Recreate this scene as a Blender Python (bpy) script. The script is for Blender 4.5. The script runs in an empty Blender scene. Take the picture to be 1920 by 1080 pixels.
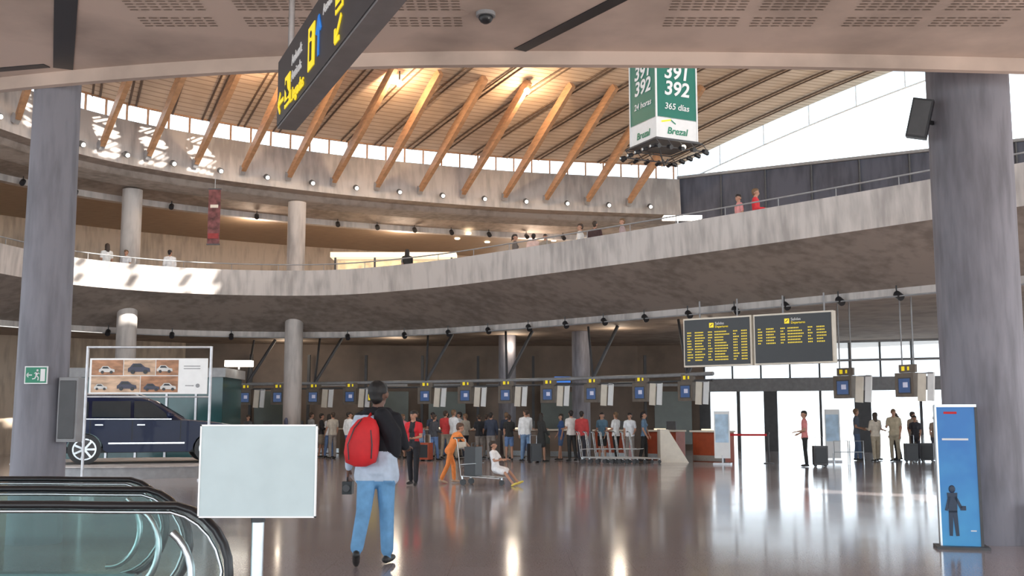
import bpy, bmesh, math, random
import numpy as np
from mathutils import Vector, Matrix
random.seed(7)
R_=math.radians
S=bpy.context.scene
try: S.view_settings.view_transform='Standard'
except Exception: pass

# ------------------------------------------------------------------ materials
def nt(name):
    m=bpy.data.materials.new(name); m.use_nodes=True
    t=m.node_tree; b=t.nodes['Principled BSDF']; return m,t,b
def mat(name,col,rough=.6,metal=0,var=.12,scale=6,stretch=(1,1,1),bump=0,em=None,es=0,spec=.5,coat=0):
    m,t,b=nt(name); N=t.nodes; L=t.links
    tc=N.new('ShaderNodeTexCoord'); mp=N.new('ShaderNodeMapping'); mp.inputs['Scale'].default_value=stretch
    nz=N.new('ShaderNodeTexNoise'); nz.inputs['Scale'].default_value=scale; nz.inputs['Detail'].default_value=4
    cr=N.new('ShaderNodeValToRGB'); e=cr.color_ramp.elements
    e[0].position=.3; e[1].position=.7
    e[0].color=[max(0,c*(1-var)) for c in col]+[1]; e[1].color=[min(1,c*(1+var)) for c in col]+[1]
    L.new(tc.outputs['Object'],mp.inputs['Vector']); L.new(mp.outputs['Vector'],nz.inputs['Vector'])
    L.new(nz.outputs['Fac'],cr.inputs['Fac']); L.new(cr.outputs['Color'],b.inputs['Base Color'])
    b.inputs['Roughness'].default_value=rough; b.inputs['Metallic'].default_value=metal
    b.inputs['Specular IOR Level'].default_value=spec; b.inputs['Coat Weight'].default_value=coat
    if bump:
        bp=N.new('ShaderNodeBump'); bp.inputs['Strength'].default_value=bump; bp.inputs['Distance'].default_value=.02
        L.new(nz.outputs['Fac'],bp.inputs['Height']); L.new(bp.outputs['Normal'],b.inputs['Normal'])
    if em:
        b.inputs['Emission Color'].default_value=(*em,1); b.inputs['Emission Strength'].default_value=es
    return m
def concrete(name,col,streak=(3,3,.5)):
    m,t,b=nt(name); N=t.nodes; L=t.links
    tc=N.new('ShaderNodeTexCoord'); mp=N.new('ShaderNodeMapping'); mp.inputs['Scale'].default_value=streak
    n1=N.new('ShaderNodeTexNoise'); n1.inputs['Scale'].default_value=1.6; n1.inputs['Detail'].default_value=6
    n2=N.new('ShaderNodeTexNoise'); n2.inputs['Scale'].default_value=.5; n2.inputs['Detail'].default_value=3
    ad=N.new('ShaderNodeMath'); ad.operation='ADD'
    cr=N.new('ShaderNodeValToRGB'); e=cr.color_ramp.elements
    md=N.new('ShaderNodeMath'); md.operation='MULTIPLY'; md.inputs[1].default_value=.9
    e[0].position=.7; e[1].position=1.0
    e[0].color=[c*.74 for c in col]+[1]; e[1].color=[min(1,c*1.16) for c in col]+[1]
    L.new(tc.outputs['Object'],mp.inputs['Vector']); L.new(mp.outputs['Vector'],n1.inputs['Vector']); L.new(tc.outputs['Object'],n2.inputs['Vector'])
    L.new(n1.outputs['Fac'],ad.inputs[0]); L.new(n2.outputs['Fac'],ad.inputs[1]); L.new(ad.outputs[0],md.inputs[0]); L.new(md.outputs[0],cr.inputs['Fac'])
    L.new(cr.outputs['Color'],b.inputs['Base Color']); b.inputs['Roughness'].default_value=.75
    bp=N.new('ShaderNodeBump'); bp.inputs['Strength'].default_value=.25; bp.inputs['Distance'].default_value=.02
    L.new(n1.outputs['Fac'],bp.inputs['Height']); L.new(bp.outputs['Normal'],b.inputs['Normal'])
    return m
def glassmat(name,tint,gl=.12,opac=0,dcol=(.7,.85,.9)):
    m=bpy.data.materials.new(name); m.use_nodes=True; t=m.node_tree; N=t.nodes; L=t.links
    N.remove(N['Principled BSDF']); out=[n for n in N if n.type=='OUTPUT_MATERIAL'][0]
    tr=N.new('ShaderNodeBsdfTransparent'); tr.inputs[0].default_value=(*tint,1)
    g=N.new('ShaderNodeBsdfGlossy'); g.inputs['Roughness'].default_value=.03
    mx=N.new('ShaderNodeMixShader'); mx.inputs[0].default_value=gl
    L.new(tr.outputs[0],mx.inputs[1]); L.new(g.outputs[0],mx.inputs[2])
    last=mx
    if opac:
        d=N.new('ShaderNodeBsdfTranslucent'); d.inputs[0].default_value=(*dcol,1)
        m2=N.new('ShaderNodeMixShader'); m2.inputs[0].default_value=opac
        L.new(mx.outputs[0],m2.inputs[1]); L.new(d.outputs[0],m2.inputs[2]); last=m2
    L.new(last.outputs[0],out.inputs['Surface']); return m

M={}
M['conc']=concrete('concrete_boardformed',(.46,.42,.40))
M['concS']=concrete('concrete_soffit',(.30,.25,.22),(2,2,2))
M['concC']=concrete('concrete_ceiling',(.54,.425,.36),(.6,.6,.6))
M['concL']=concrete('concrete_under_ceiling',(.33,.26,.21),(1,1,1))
M['concCol']=concrete('concrete_column',(.21,.205,.235),(5,5,.8))
M['concD']=concrete('concrete_dark_wall',(.085,.09,.12))
M['plaster']=concrete('plaster_beige',(.47,.37,.285))
M['ceilW']=mat('ceiling_brown_wood',(.36,.26,.18),.6,var=.15,scale=2,stretch=(1,6,1))
M['wallB']=mat('wall_brown_panel',(.21,.155,.12),.6,var=.2,scale=1)
M['rib']=mat('roof_rib_dark',(.12,.075,.05),.6,var=.2,scale=1)
M['white']=mat('white_paint',(.8,.8,.8),.5,var=.03)
M['cream']=mat('cream_panel',(.75,.68,.58),.5,var=.05)
M['steel']=mat('brushed_steel',(.55,.58,.60),.3,1,var=.08,scale=20)
M['alu']=mat('aluminium_frame',(.5,.5,.52),.4,.7)
M['black']=mat('black_plastic',(.015,.015,.018),.4,var=.1)
M['rubber']=mat('black_rubber_handrail',(.012,.012,.014),.35,var=.1,spec=.5)
M['dgrey']=mat('dark_grey_paint',(.07,.07,.075),.5)
M['house']=mat('monitor_housing_taupe',(.16,.13,.105),.5)
M['grey']=mat('grey_paint',(.28,.28,.29),.5)
M['wood']=mat('strut_glulam_wood',(.43,.23,.12),.5,var=.2,scale=3,stretch=(1,1,4))
M['yellow']=mat('sign_yellow',(.95,.72,.02),.5,var=.02,em=(1,.75,.02),es=.35)
M['amber']=mat('board_amber_text',(.8,.6,.05),.5,em=(1,.75,.05),es=.35)
M['green']=mat('billboard_green',(.005,.16,.115),.4,var=.04)
M['sgreen']=mat('exit_green',(.01,.22,.12),.4,var=.03)
M['blue']=mat('screen_blue',(.04,.07,.16),.3,em=(.12,.22,.5),es=.22)
M['red']=mat('red_fabric',(.62,.02,.025),.7,var=.15,bump=.3)
M['redlam']=mat('red_wood_laminate',(.35,.06,.02),.35)
M['glass']=glassmat('clear_glass',(.66,.80,.78),.03)
M['glassW']=glassmat('window_glass',(.95,.98,1),.04)
M['frost']=glassmat('frosted_glass',(.85,.93,1),.03,.6,(.85,.9,.95))
M['frostB']=glassmat('fritted_blue_glass',(.62,.78,.88),.03,.35,(.5,.72,.85))
M['teal']=mat('teal_glass_panel',(.03,.085,.09),.12,var=.3,scale=.8)
M['panelG']=mat('back_panel_greygreen',(.10,.115,.10),.3,var=.25,scale=.8)
M['lamp']=mat('lamp_lens_warm',(1,.85,.65),.3,em=(1,.82,.55),es=12)
M['lampW']=mat('lamp_lens_white',(1,.95,.85),.3,em=(1,.93,.8),es=6)
M['lit']=mat('lit_fascia',(.9,.8,.6),.4,em=(1,.85,.62),es=.9)
def floor_mat():
    m,t,b=nt('polished_granite_floor'); N=t.nodes; L=t.links
    tc=N.new('ShaderNodeTexCoord')
    br=N.new('ShaderNodeTexBrick'); br.offset=0; br.inputs['Scale'].default_value=1; br.inputs['Brick Width'].default_value=.6; br.inputs['Row Height'].default_value=.6
    br.inputs['Mortar Size'].default_value=.003; br.inputs['Color1'].default_value=(.385,.335,.34,1); br.inputs['Color2'].default_value=(.365,.318,.32,1); br.inputs['Mortar'].default_value=(.32,.275,.28,1)
    nz=N.new('ShaderNodeTexNoise'); nz.inputs['Scale'].default_value=.6; nz.inputs['Detail'].default_value=8
    n2=N.new('ShaderNodeTexNoise'); n2.inputs['Scale'].default_value=60
    mx=N.new('ShaderNodeMix'); mx.data_type='RGBA'; mx.blend_type='OVERLAY'; mx.inputs[0].default_value=.5
    mr=N.new('ShaderNodeMapRange'); mr.inputs[3].default_value=.06; mr.inputs[4].default_value=.18
    L.new(tc.outputs['Object'],br.inputs['Vector']); L.new(tc.outputs['Object'],nz.inputs['Vector']); L.new(tc.outputs['Object'],n2.inputs['Vector'])
    L.new(br.outputs['Color'],mx.inputs[6]); L.new(n2.outputs['Fac'],mx.inputs[7]); L.new(mx.outputs[2],b.inputs['Base Color'])
    L.new(nz.outputs['Fac'],mr.inputs[0]); L.new(mr.outputs[0],b.inputs['Roughness'])
    b.inputs['Specular IOR Level'].default_value=.7; b.inputs['IOR'].default_value=1.6
    return m
M['floor']=floor_mat()
def roof_mat():
    m,t,b=nt('roof_timber_slats'); N=t.nodes; L=t.links
    uv=N.new('ShaderNodeUVMap'); sx=N.new('ShaderNodeSeparateXYZ'); L.new(uv.outputs[0],sx.inputs[0])
    w=N.new('ShaderNodeMath'); w.operation='MULTIPLY'; w.inputs[1].default_value=4.0
    fr=N.new('ShaderNodeMath'); fr.operation='FRACT'; L.new(sx.outputs[1],w.inputs[0]); L.new(w.outputs[0],fr.inputs[0])
    g=N.new('ShaderNodeMath'); g.operation='LESS_THAN'; g.inputs[1].default_value=.2; L.new(fr.outputs[0],g.inputs[0])
    nz=N.new('ShaderNodeTexNoise'); nz.inputs['Scale'].default_value=1.5; nz.inputs['Detail'].default_value=5; L.new(uv.outputs[0],nz.inputs['Vector'])
    cr=N.new('ShaderNodeValToRGB'); e=cr.color_ramp.elements; e[0].position=.3;e[1].position=.7; e[0].color=(.52,.38,.27,1); e[1].color=(.66,.50,.37,1); L.new(nz.outputs['Fac'],cr.inputs['Fac'])
    mx=N.new('ShaderNodeMix'); mx.data_type='RGBA'; L.new(g.outputs[0],mx.inputs[0]); L.new(cr.outputs['Color'],mx.inputs[6]); mx.inputs[7].default_value=(.38,.26,.18,1)
    L.new(mx.outputs[2],b.inputs['Base Color']); b.inputs['Roughness'].default_value=.6
    return m
M['roof']=roof_mat()

# ------------------------------------------------------------------ mesh builder
class MB:
    def __init__(s): s.v=[];s.f=[];s.m=[];s.sm=[];s.mats=[]
    def mi(s,m):
        if m not in s.mats: s.mats.append(m)
        return s.mats.index(m)
    def add(s,V,F,m,sm=False):
        o=len(s.v); s.v+= [tuple(p) for p in V]; k=s.mi(m)
        for f in F: s.f.append([i+o for i in f]); s.m.append(k); s.sm.append(sm)
    def box(s,c,sz,m,rz=0,X=None):
        c=Vector(c); h=Vector(sz)/2
        Rm=X if X is not None else Matrix.Rotation(rz,3,'Z')
        V=[c+Rm@Vector((a*h.x,b*h.y,d*h.z)) for a in(-1,1) for b in(-1,1) for d in(-1,1)]
        s.add(V,[(0,1,3,2),(4,6,7,5),(0,4,5,1),(2,3,7,6),(0,2,6,4),(1,5,7,3)],m)
    def beam(s,a,b,w,d,m,w1=None,d1=None):
        a=Vector(a);b=Vector(b);z=(b-a).normalized(); x=z.cross(Vector((0,0,1)))
        x=x.normalized() if x.length>1e-4 else Vector((0,1,0)); y=z.cross(x)
        w1=w1 or w; d1=d1 or d; V=[]
        for p,ww,dd in((a,w,d),(b,w1,d1)):
            V+=[p-x*ww/2-y*dd/2,p+x*ww/2-y*dd/2,p+x*ww/2+y*dd/2,p-x*ww/2+y*dd/2]
        s.add(V,[(0,1,2,3),(7,6,5,4),(0,4,5,1),(1,5,6,2),(2,6,7,3),(3,7,4,0)],m)
    def cyl(s,a,b,r0,m,r1=None,seg=16,sm=True):
        a=Vector(a);b=Vector(b); r1=r0 if r1 is None else r1
        z=(b-a).normalized(); x=z.orthogonal().normalized(); y=z.cross(x)
        V=[];
        for p,r in((a,r0),(b,r1)):
            V+=[p+(x*math.cos(2*math.pi*i/seg)+y*math.sin(2*math.pi*i/seg))*r for i in range(seg)]
        s.add(V,[(i,(i+1)%seg,seg+(i+1)%seg,seg+i) for i in range(seg)],m,sm)
        s.add(V,[tuple(range(seg))[::-1],tuple(range(seg,2*seg))],m)
    def tube(s,pts,r,m,seg=8,ry=None):
        pts=[Vector(p) for p in pts]; n=len(pts); V=[]; up=None
        for i,p in enumerate(pts):
            t=(pts[min(i+1,n-1)]-pts[max(i-1,0)]).normalized()
            if up is None: up=t.orthogonal().normalized() if abs(t.z)>.9 else Vector((0,0,1))
            x=up-t*up.dot(t); x.normalize(); up=x; y=t.cross(x)
            for k in range(seg):
                a=2*math.pi*k/seg; V.append(p+x*math.cos(a)*r+y*math.sin(a)*(ry or r))
        F=[(i*seg+k,i*seg+(k+1)%seg,(i+1)*seg+(k+1)%seg,(i+1)*seg+k) for i in range(n-1) for k in range(seg)]
        s.add(V,F,m,True)
        s.add(V,[tuple(range(seg))[::-1],tuple(range((n-1)*seg,n*seg))],m)
    def ell(s,c,r,m,seg=14,ring=8):
        c=Vector(c); r=(r,r,r) if not hasattr(r,'__len__') else r
        V=[c+Vector((0,0,-r[2]))]
        for j in range(1,ring):
            a=-math.pi/2+math.pi*j/ring
            V+=[c+Vector((r[0]*math.cos(a)*math.cos(2*math.pi*i/seg),r[1]*math.cos(a)*math.sin(2*math.pi*i/seg),r[2]*math.sin(a))) for i in range(seg)]
        V.append(c+Vector((0,0,r[2]))); F=[(0,1+(i+1)%seg,1+i) for i in range(seg)]
        for j in range(ring-2):
            F+=[(1+j*seg+i,1+j*seg+(i+1)%seg,1+(j+1)*seg+(i+1)%seg,1+(j+1)*seg+i) for i in range(seg)]
        T=len(V)-1; F+=[(1+(ring-2)*seg+i,1+(ring-2)*seg+(i+1)%seg,T) for i in range(seg)]
        s.add(V,F,m,True)
    def finish(s,name,loc=(0,0,0),rz=0,parent=None,bevel=0,recalc=True):
        me=bpy.data.meshes.new(name); me.from_pydata(s.v,[],s.f)
        for m in s.mats: me.materials.append(m)
        me.polygons.foreach_set('material_index',s.m); me.polygons.foreach_set('use_smooth',s.sm)
        if recalc:
            bm=bmesh.new(); bm.from_mesh(me); bmesh.ops.recalc_face_normals(bm,faces=bm.faces); bm.to_mesh(me); bm.free()
        me.update()
        o=bpy.data.objects.new(name,me); S.collection.objects.link(o)
        o.location=loc; o.rotation_euler=(0,0,rz)
        if bevel:
            b=o.modifiers.new('bevel','BEVEL'); b.width=bevel; b.segments=2; b.limit_method='ANGLE'
        if parent: o.parent=parent
        return o
def text(body,org,w,size,m,parent=None,align='LEFT',bold=.0,name='lettering',shear=0):
    cu=bpy.data.curves.new(name,'FONT'); cu.body=body; cu.size=size; cu.align_x=align; cu.extrude=.003; cu.offset=bold*size; cu.shear=shear
    cu.materials.append(m); o=bpy.data.objects.new(name,cu); S.collection.objects.link(o)
    w=Vector(w).normalized(); z=Vector((0,0,1)); n=w.cross(z)
    Mx=Matrix((( w.x,z.x,n.x,org[0]),(w.y,z.y,n.y,org[1]),(w.z,z.z,n.z,org[2]),(0,0,0,1)))
    if parent: o.parent=parent
    o.matrix_basis=Mx
    return o
def catmull(P,n=10):
    P=[Vector(p) for p in P]; Q=[P[0]*2-P[1]]+P+[P[-1]*2-P[-2]]; out=[]
    for i in range(1,len(Q)-2):
        for k in range(n):
            t=k/n; a,b,c,d=Q[i-1],Q[i],Q[i+1],Q[i+2]
            out.append(.5*((2*b)+(c-a)*t+(2*a-5*b+4*c-d)*t*t+(3*b-a-3*c+d)*t**3))
    out.append(Q[-2]); return out
def resample(P,n):
    L=[0]
    for a,b in zip(P,P[1:]): L.append(L[-1]+(b-a).length)
    out=[]; j=0
    for k in range(n):
        d=L[-1]*k/(n-1)
        while j<len(P)-2 and L[j+1]<d: j+=1
        out.append(P[j].lerp(P[j+1],(d-L[j])/(L[j+1]-L[j])))
    return out,L[-1]
def normals(P):
    N=[]
    for i in range(len(P)):
        t=(P[min(i+1,len(P)-1)]-P[max(i-1,0)]).normalized(); N.append(Vector((-t.y,t.x)))
    return N
def sweep(mb,P,sec,m,sm=True):
    N=normals(P); k=len(sec); V=[]
    for p,n in zip(P,N):
        for o,z in sec: q=p+n*o; V.append((q.x,q.y,z))
    F=[(i*k+j,(i+1)*k+j,(i+1)*k+j+1,i*k+j+1) for i in range(len(P)-1) for j in range(k-1)]
    mb.add(V,F,m,sm)
def offs(P,o,z): return [(p.x+n.x*o,p.y+n.y*o,z) for p,n in zip(P,normals(P))]

# ------------------------------------------------------------------ people (one continuous remeshed body each)
def caps_mesh(parts):
    V=[];F=[]; seg=12
    for a,b,r0,r1,tag in parts:
        a=Vector(a);b=Vector(b);d=b-a
        z=d.normalized() if d.length>1e-5 else Vector((0,0,1)); x=z.orthogonal().normalized(); y=z.cross(x)
        o=len(V); V.append(a-z*r0)
        pr=[(a,r0,-60),(a,r0,-30),(a,r0,0),(b,r1,0),(b,r1,30),(b,r1,60)]
        for c,r,g in pr:
            g=R_(g)
            for i in range(seg):
                t=2*math.pi*i/seg; V.append(c+z*(r*math.sin(g))+(x*math.cos(t)+y*math.sin(t))*(r*math.cos(g)))
        V.append(b+z*r1); T=len(V)-1
        F+=[(o,o+1+(i+1)%seg,o+1+i) for i in range(seg)]
        for j in range(5): F+=[(o+1+j*seg+i,o+1+j*seg+(i+1)%seg,o+1+(j+1)*seg+(i+1)%seg,o+1+(j+1)*seg+i) for i in range(seg)]
        F+=[(o+1+5*seg+i,o+1+5*seg+(i+1)%seg,T) for i in range(seg)]
    return V,F
def fig(pose,sleeve='short',legs='pants',hair='short',fem=False,hi=False,hs=1.0,baggy=1.0,untuck=True):
    g=pose.get; P=[]; hz=.92
    def add(a,b,r0,r1,t): P.append([Vector(a),Vector(b),r0,r1,t])
    lows=[]
    for sd,s in(('L',-1),('R',1)):
        hip=Vector((s*.085,0,hz)); a=R_(g('l'+sd,0)); k=R_(g('k'+sd,0)); sp=R_(g('s'+sd,2))*s
        d1=Vector((math.sin(sp),math.sin(a)*math.cos(sp),-math.cos(a)*math.cos(sp)))
        kn=hip+d1*.42; a2=a-k
        d2=Vector((math.sin(sp)*.6,math.sin(a2),-math.cos(a2))).normalized(); an=kn+d2*.42
        fp=R_(g('f'+sd,0)); fd=Vector((s*.18,math.cos(fp),math.sin(fp))).normalized()
        up=Vector((0,-math.sin(fp),math.cos(fp)))
        heel=an-fd*.045-up*.045; ball=an+fd*.10-up*.052; toe=an+fd*.165-up*.058
        if legs=='pants':
            add(hip,kn,.092*baggy,.066*baggy,'bottom'); add(kn,an+Vector((0,0,.04)),.066*baggy,.056*baggy,'bottom')
        elif legs=='shorts':
            mid=hip.lerp(kn,.8); add(hip,mid,.095,.082,'bottom'); add(mid,kn,.06,.052,'skin'); add(kn,kn.lerp(an,.35),.05,.054,'skin'); add(kn.lerp(an,.35),an,.052,.034,'skin')
        else:
            mid=hip.lerp(kn,.75); add(hip,mid,.10,.105,'bottom'); add(Vector((0,0,hz-.05)),Vector(((mid.x)*.1,mid.y,mid.z)),.12,.12,'bottom')
            add(mid,kn,.06,.048,'skin'); add(kn,kn.lerp(an,.35),.045,.05,'skin'); add(kn.lerp(an,.35),an,.048,.033,'skin')
        add(an+Vector((0,0,.03)),an-up*.02,.036,.036,'bottom' if legs=='pants' else 'skin')
        add(heel,ball,.036,.038,'shoe'); add(ball,toe,.038,.028,'shoe')
        lows+= [heel.z-.036,ball.z-.038,toe.z-.028]
    ln=R_(g('lean',0)); Rm=Matrix.Rotation(-ln,3,'X'); c0=Vector((0,0,hz)); side=R_(g('side',0)); Rm=Matrix.Rotation(side,3,'Y')@Rm
    T=lambda p: c0+Rm@(Vector(p)-c0)
    w=.9 if fem else 1.0
    add(T((-.06,0,.90)),T((.06,0,.90)),.115,.115,'bottom')
    lo=.90 if untuck else .99
    for s in(-1,1):
        add(T((s*.07,0,lo+.02)),T((s*.055*w,.005,1.08)),.108 if untuck else .10,.093*w,'top')
        add(T((s*.055*w,.005,1.08)),T((s*.085*w,.0,1.34)),.093*w,.102*w,'top')
        add(T((s*.03,0,1.42)),T((s*.16*w,-.005,1.405)),.07,.060,'top')
        if fem: add(T((s*.07,.085,1.27)),T((s*.07,.075,1.29)),.055,.05,'top')
    add(T((0,0,1.1)),T((0,0,1.38)),.09,.1,'top')
    add(T((0,0,1.42)),T((0,.005,1.53)),.058,.054,'skin')
    tw=R_(g('turn',0)); nod=R_(g('nod',0)); Rh=Rm@Matrix.Rotation(-tw,3,'Z')@Matrix.Rotation(-nod,3,'X'); hc=T((0,.01,1.542))
    Hd=lambda x,y,z: hc+Rh@(Vector((x,y,z))*hs)
    def ah(a,b,r0,r1,t): add(Hd(*a),Hd(*b),r0*hs,r1*hs,t)
    ah((0,-.02,.095),(0,.015,.09),.083,.076,'skin'); ah((0,.025,.07),(0,.045,.025),.066,.046,'skin'); ah((0,.02,.01),(0,-.01,-.01),.048,.05,'skin')
    ah((0,.088,.075),(0,.103,.055),.009,.013,'skin'); ah((-.018,.085,.03),(.018,.085,.03),.012,.012,'skin')
    for s in(-1,1): ah((s*.08,.0,.085),(s*.082,-.005,.055),.016,.012,'skin')
    ah((0,-.03,.118),(0,.02,.13),.088,.072,'hair'); ah((0,-.045,.09),(0,-.05,.05),.078,.06,'hair')
    if hair=='long':
        ah((0,-.055,.08),(0,-.07,-.09),.075,.06,'hair')
        for s in(-1,1): ah((s*.06,-.03,.09),(s*.065,-.04,-.05),.035,.03,'hair')
    if hair=='tail': ah((0,-.11,.1),(0,-.13,-.04),.03,.018,'hair')
    hands={}
    for sd,s in(('L',-1),('R',1)):
        a=R_(g('a'+sd,4)); o=R_(g('o'+sd,9)); b=R_(g('b'+sd,14)); i=R_(g('i'+sd,6))
        sh=T((s*.18*w,-.005,1.40))
        u=Rm@Vector((s*math.sin(o),math.sin(a)*math.cos(o),-math.cos(a)*math.cos(o)))
        a2=a+b; o2=o-i
        f=Rm@Vector((s*math.sin(o2),math.sin(a2)*math.cos(o2),-math.cos(a2)*math.cos(o2)))
        el=sh+u*.285; wr=el+f*.245
        tg=g('tag'+sd,'top')
        if sleeve=='long':
            add(sh,el,.060,.05,tg); add(el,wr-f*.02,.05,.038,tg)
        elif sleeve=='none':
            add(sh,el,.046,.038,'skin'); add(el,wr,.038,.026,'skin')
        else:
            m=sh.lerp(el,.62); add(sh,m,.058,.056,tg); add(m,el,.042,.037,'skin'); add(el,wr,.037,.026,'skin')
        pd=Vector((0,1,0))-f*f.y
        pd=pd.normalized() if pd.length>.2 else Vector((1,0,0))
        inn=pd.cross(f).normalized(); inn=inn if inn.x*s<0 else -inn
        add(wr,wr+f*.03,.025,.026,'skin')
        for e in(-1,0,1): add(wr+f*.02+pd*e*.016,wr+f*.085+pd*e*.024,.016,.013,'skin')
        if hi:
            for j,(e,ll) in enumerate(((.033,.066),(.011,.074),(-.011,.068),(-.031,.052))):
                b0=wr+f*.085+pd*e; b1=b0+(f+inn*.35).normalized()*ll*.5; b2=b1+(f+inn*1.1).normalized()*ll*.5
                add(b0,b1,.0105,.0095,'skin'); add(b1,b2,.0095,.008,'skin')
            t0=wr+f*.03+pd*.025; t1=t0+(f+pd*1.0+inn*.3).normalized()*.04; add(t0,t1,.013,.011,'skin'); add(t1,t1+(f+pd*.2+inn*.4).normalized()*.03,.011,.009,'skin')
        else:
            add(wr+f*.085,wr+f*.15+inn*.02,.024,.016,'skin'); add(wr+f*.03+pd*.02,wr+f*.08+pd*.045,.013,.011,'skin')
        hands[sd]=wr+f*.11
    if 'seat' in pose: sh=-(hz-.115)
    else: sh=-min(lows)
    for p in P: p[0]=p[0]+Vector((0,0,sh)); p[1]=p[1]+Vector((0,0,sh))
    for k in hands: hands[k]=hands[k]+Vector((0,0,sh))
    eyes=[Hd(s*.03,.083,.088)+Vector((0,0,sh)) for s in(-1,1)]; mouth=[Hd(s*.02,.096,.028)+Vector((0,0,sh)) for s in(-1,1)]
    return P,hands,eyes,mouth
MC={}
def cm(col,kind='cloth'):
    k=(tuple(round(c,3) for c in col),kind)
    if k not in MC: MC[k]=mat('%s_%02d'%(kind,len(MC)),col,{'cloth':.85,'skin':.55,'hair':.6,'shoe':.5}[kind],var=.14 if kind=='cloth' else .06,scale=9,bump=.35 if kind=='cloth' else 0)
    return MC[k]
def person(name,x,y,z=0,face=0,H=1.75,top=(.5,.5,.5),bottom=(.05,.06,.1),shoe=(.02,.02,.02),hairc=(.02,.015,.012),skin=(.45,.24,.16),pose={},vox=.017,extra=None,recolor=None,hem=.90,**kw):
    parts,hands,eyes,mouth=fig(pose,**kw); sc=H/1.74
    if extra: parts+=[[Vector(a),Vector(b),r0,r1,t] for a,b,r0,r1,t in extra]
    V,F=caps_mesh(parts); me=bpy.data.meshes.new('tmp'); me.from_pydata(V,[],F)
    tmp=bpy.data.objects.new('tmp',me); S.collection.objects.link(tmp)
    r=tmp.modifiers.new('r','REMESH'); r.mode='VOXEL'; r.voxel_size=vox; r.use_smooth_shade=True
    sm=tmp.modifiers.new('s','SMOOTH'); sm.factor=.5; sm.iterations=3 if vox>.01 else 4
    dg=bpy.context.evaluated_depsgraph_get(); nm=bpy.data.meshes.new_from_object(tmp.evaluated_get(dg))
    bpy.data.objects.remove(tmp); bpy.data.meshes.remove(me)
    nf=len(nm.polygons); C=np.zeros(nf*3); nm.polygons.foreach_get('center',C); C=C.reshape(-1,3)
    best=np.full(nf,1e9); idx=np.zeros(nf,int)
    tags=['top','bottom','skin','shoe','hair','alt']
    for a,b,r0,r1,t in parts:
        a=np.array(a);b=np.array(b);d=b-a;L2=max(d@d,1e-9); tt=np.clip((C-a)@d/L2,0,1)
        ds=np.linalg.norm(C-(a+tt[:,None]*d),axis=1)-(r0+(r1-r0)*tt)
        w=ds<best; best[w]=ds[w]; idx[w]=tags.index(t)
    if 'seat' not in pose and pose.get('lean',0)<10:
        idx[(idx==1)&(C[:,2]>hem)]=0; idx[(idx==0)&(C[:,2]<hem)&(np.abs(C[:,0])<.19)]=1
    if recolor is not None: idx=recolor(C,idx)
    nm.materials.clear()
    for c,k in((top,'cloth'),(bottom,'cloth'),(skin,'skin'),(shoe,'shoe'),(hairc,'hair'),(pose.get('altcol',(.02,.02,.02)),'cloth')): nm.materials.append(cm(c,k))
    nm.polygons.foreach_set('material_index',idx.astype(int).tolist()); nm.polygons.foreach_set('use_smooth',[True]*nf)
    nm.name=name+'_body'; o=bpy.data.objects.new(name,nm); S.collection.objects.link(o)
    o.location=(x,y,z); o.rotation_euler=(0,0,R_(face)); o.scale=(sc,)*3
    mb=MB()
    for e in eyes: mb.ell(e,.0095,M['black'],8,6)
    mb.beam(mouth[0],mouth[1],.006,.005,cm((.3,.08,.07),'skin')); mb.finish('face_features',parent=o)
    return o,hands,sc

def rec_man(C,idx):
    idx=idx.copy()
    m=((idx==0)|(idx==5))&(C[:,0]>-.02+ (1.42-C[:,2])*.12)&(C[:,2]>1.08); idx[m]=5
    idx[(idx==0)&(C[:,2]>1.43)]=5
    return idx
man,hm,sc=person('man',-1.37,10.95,face=-4,H=1.81,top=(.50,.58,.70),bottom=(.15,.34,.58),hairc=(.012,.01,.01),skin=(.16,.08,.055),hem=.80,
  pose=dict(lL=-10,kL=22,fL=-28,lR=8,kR=4,fR=4,aL=-6,bL=32,oL=17,iL=10,aR=14,bR=75,oR=16,iR=22,tagR='alt',lean=3,turn=14,altcol=(.008,.008,.012),sL=3,sR=1),
  vox=.0085,sleeve='long',hi=True,hs=1.12,baggy=1.12,recolor=rec_man,
  extra=[((.06,-.07,1.42),(.15,-.04,1.25),.085,.10,'alt'),((.15,-.05,1.25),(.17,.0,1.08),.09,.07,'alt'),((-.10,.0,1.46),(.1,.0,1.46),.05,.05,'alt'),((-.10,.02,.84),(.10,.02,.84),.118,.118,'top'),((-.12,0,.84),(-.1,0,1.0),.105,.10,'top'),((.12,0,.84),(.1,0,1.0),.105,.10,'top')])
mb=MB()
def pack(mb,m):
    rings=[(-.02,.06,.05),(.02,.15,.10),(.12,.17,.13),(.25,.165,.13),(.36,.14,.11),(.44,.09,.07),(.47,.03,.03)]
    V=[];seg=20
    for z,rx,ry in rings:
        for i in range(seg):
            t=2*math.pi*i/seg; cx=abs(math.cos(t))**.7*math.copysign(1,math.cos(t)); cy=abs(math.sin(t))**.7*math.copysign(1,math.sin(t))
            V.append((rx*cx+.06*(z/.47)**2-.02,ry*cy,z))
    F=[(j*seg+i,j*seg+(i+1)%seg,(j+1)*seg+(i+1)%seg,(j+1)*seg+i) for j in range(len(rings)-1) for i in range(seg)]
    mb.add(V,F,m,True); mb.add(V,[tuple(range(seg))[::-1],tuple(range((len(rings)-1)*seg,len(rings)*seg))],m,True)
pack(mb,M['red']); mb.tube([(-.11,-.125,.05),(-.12,-.14,.2),(-.06,-.12,.36),(0,-.06,.45)],.006,M['black'])
mb.tube([(.11,-.10,.06),(.12,-.12,.2),(.10,-.10,.34)],.006,M['black'])
mb.tube([(.04,.02,.45),(.05,.10,.50),(.04,.2,.48),(.0,.26,.38)],.018,M['red'],ry=.01)
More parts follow.
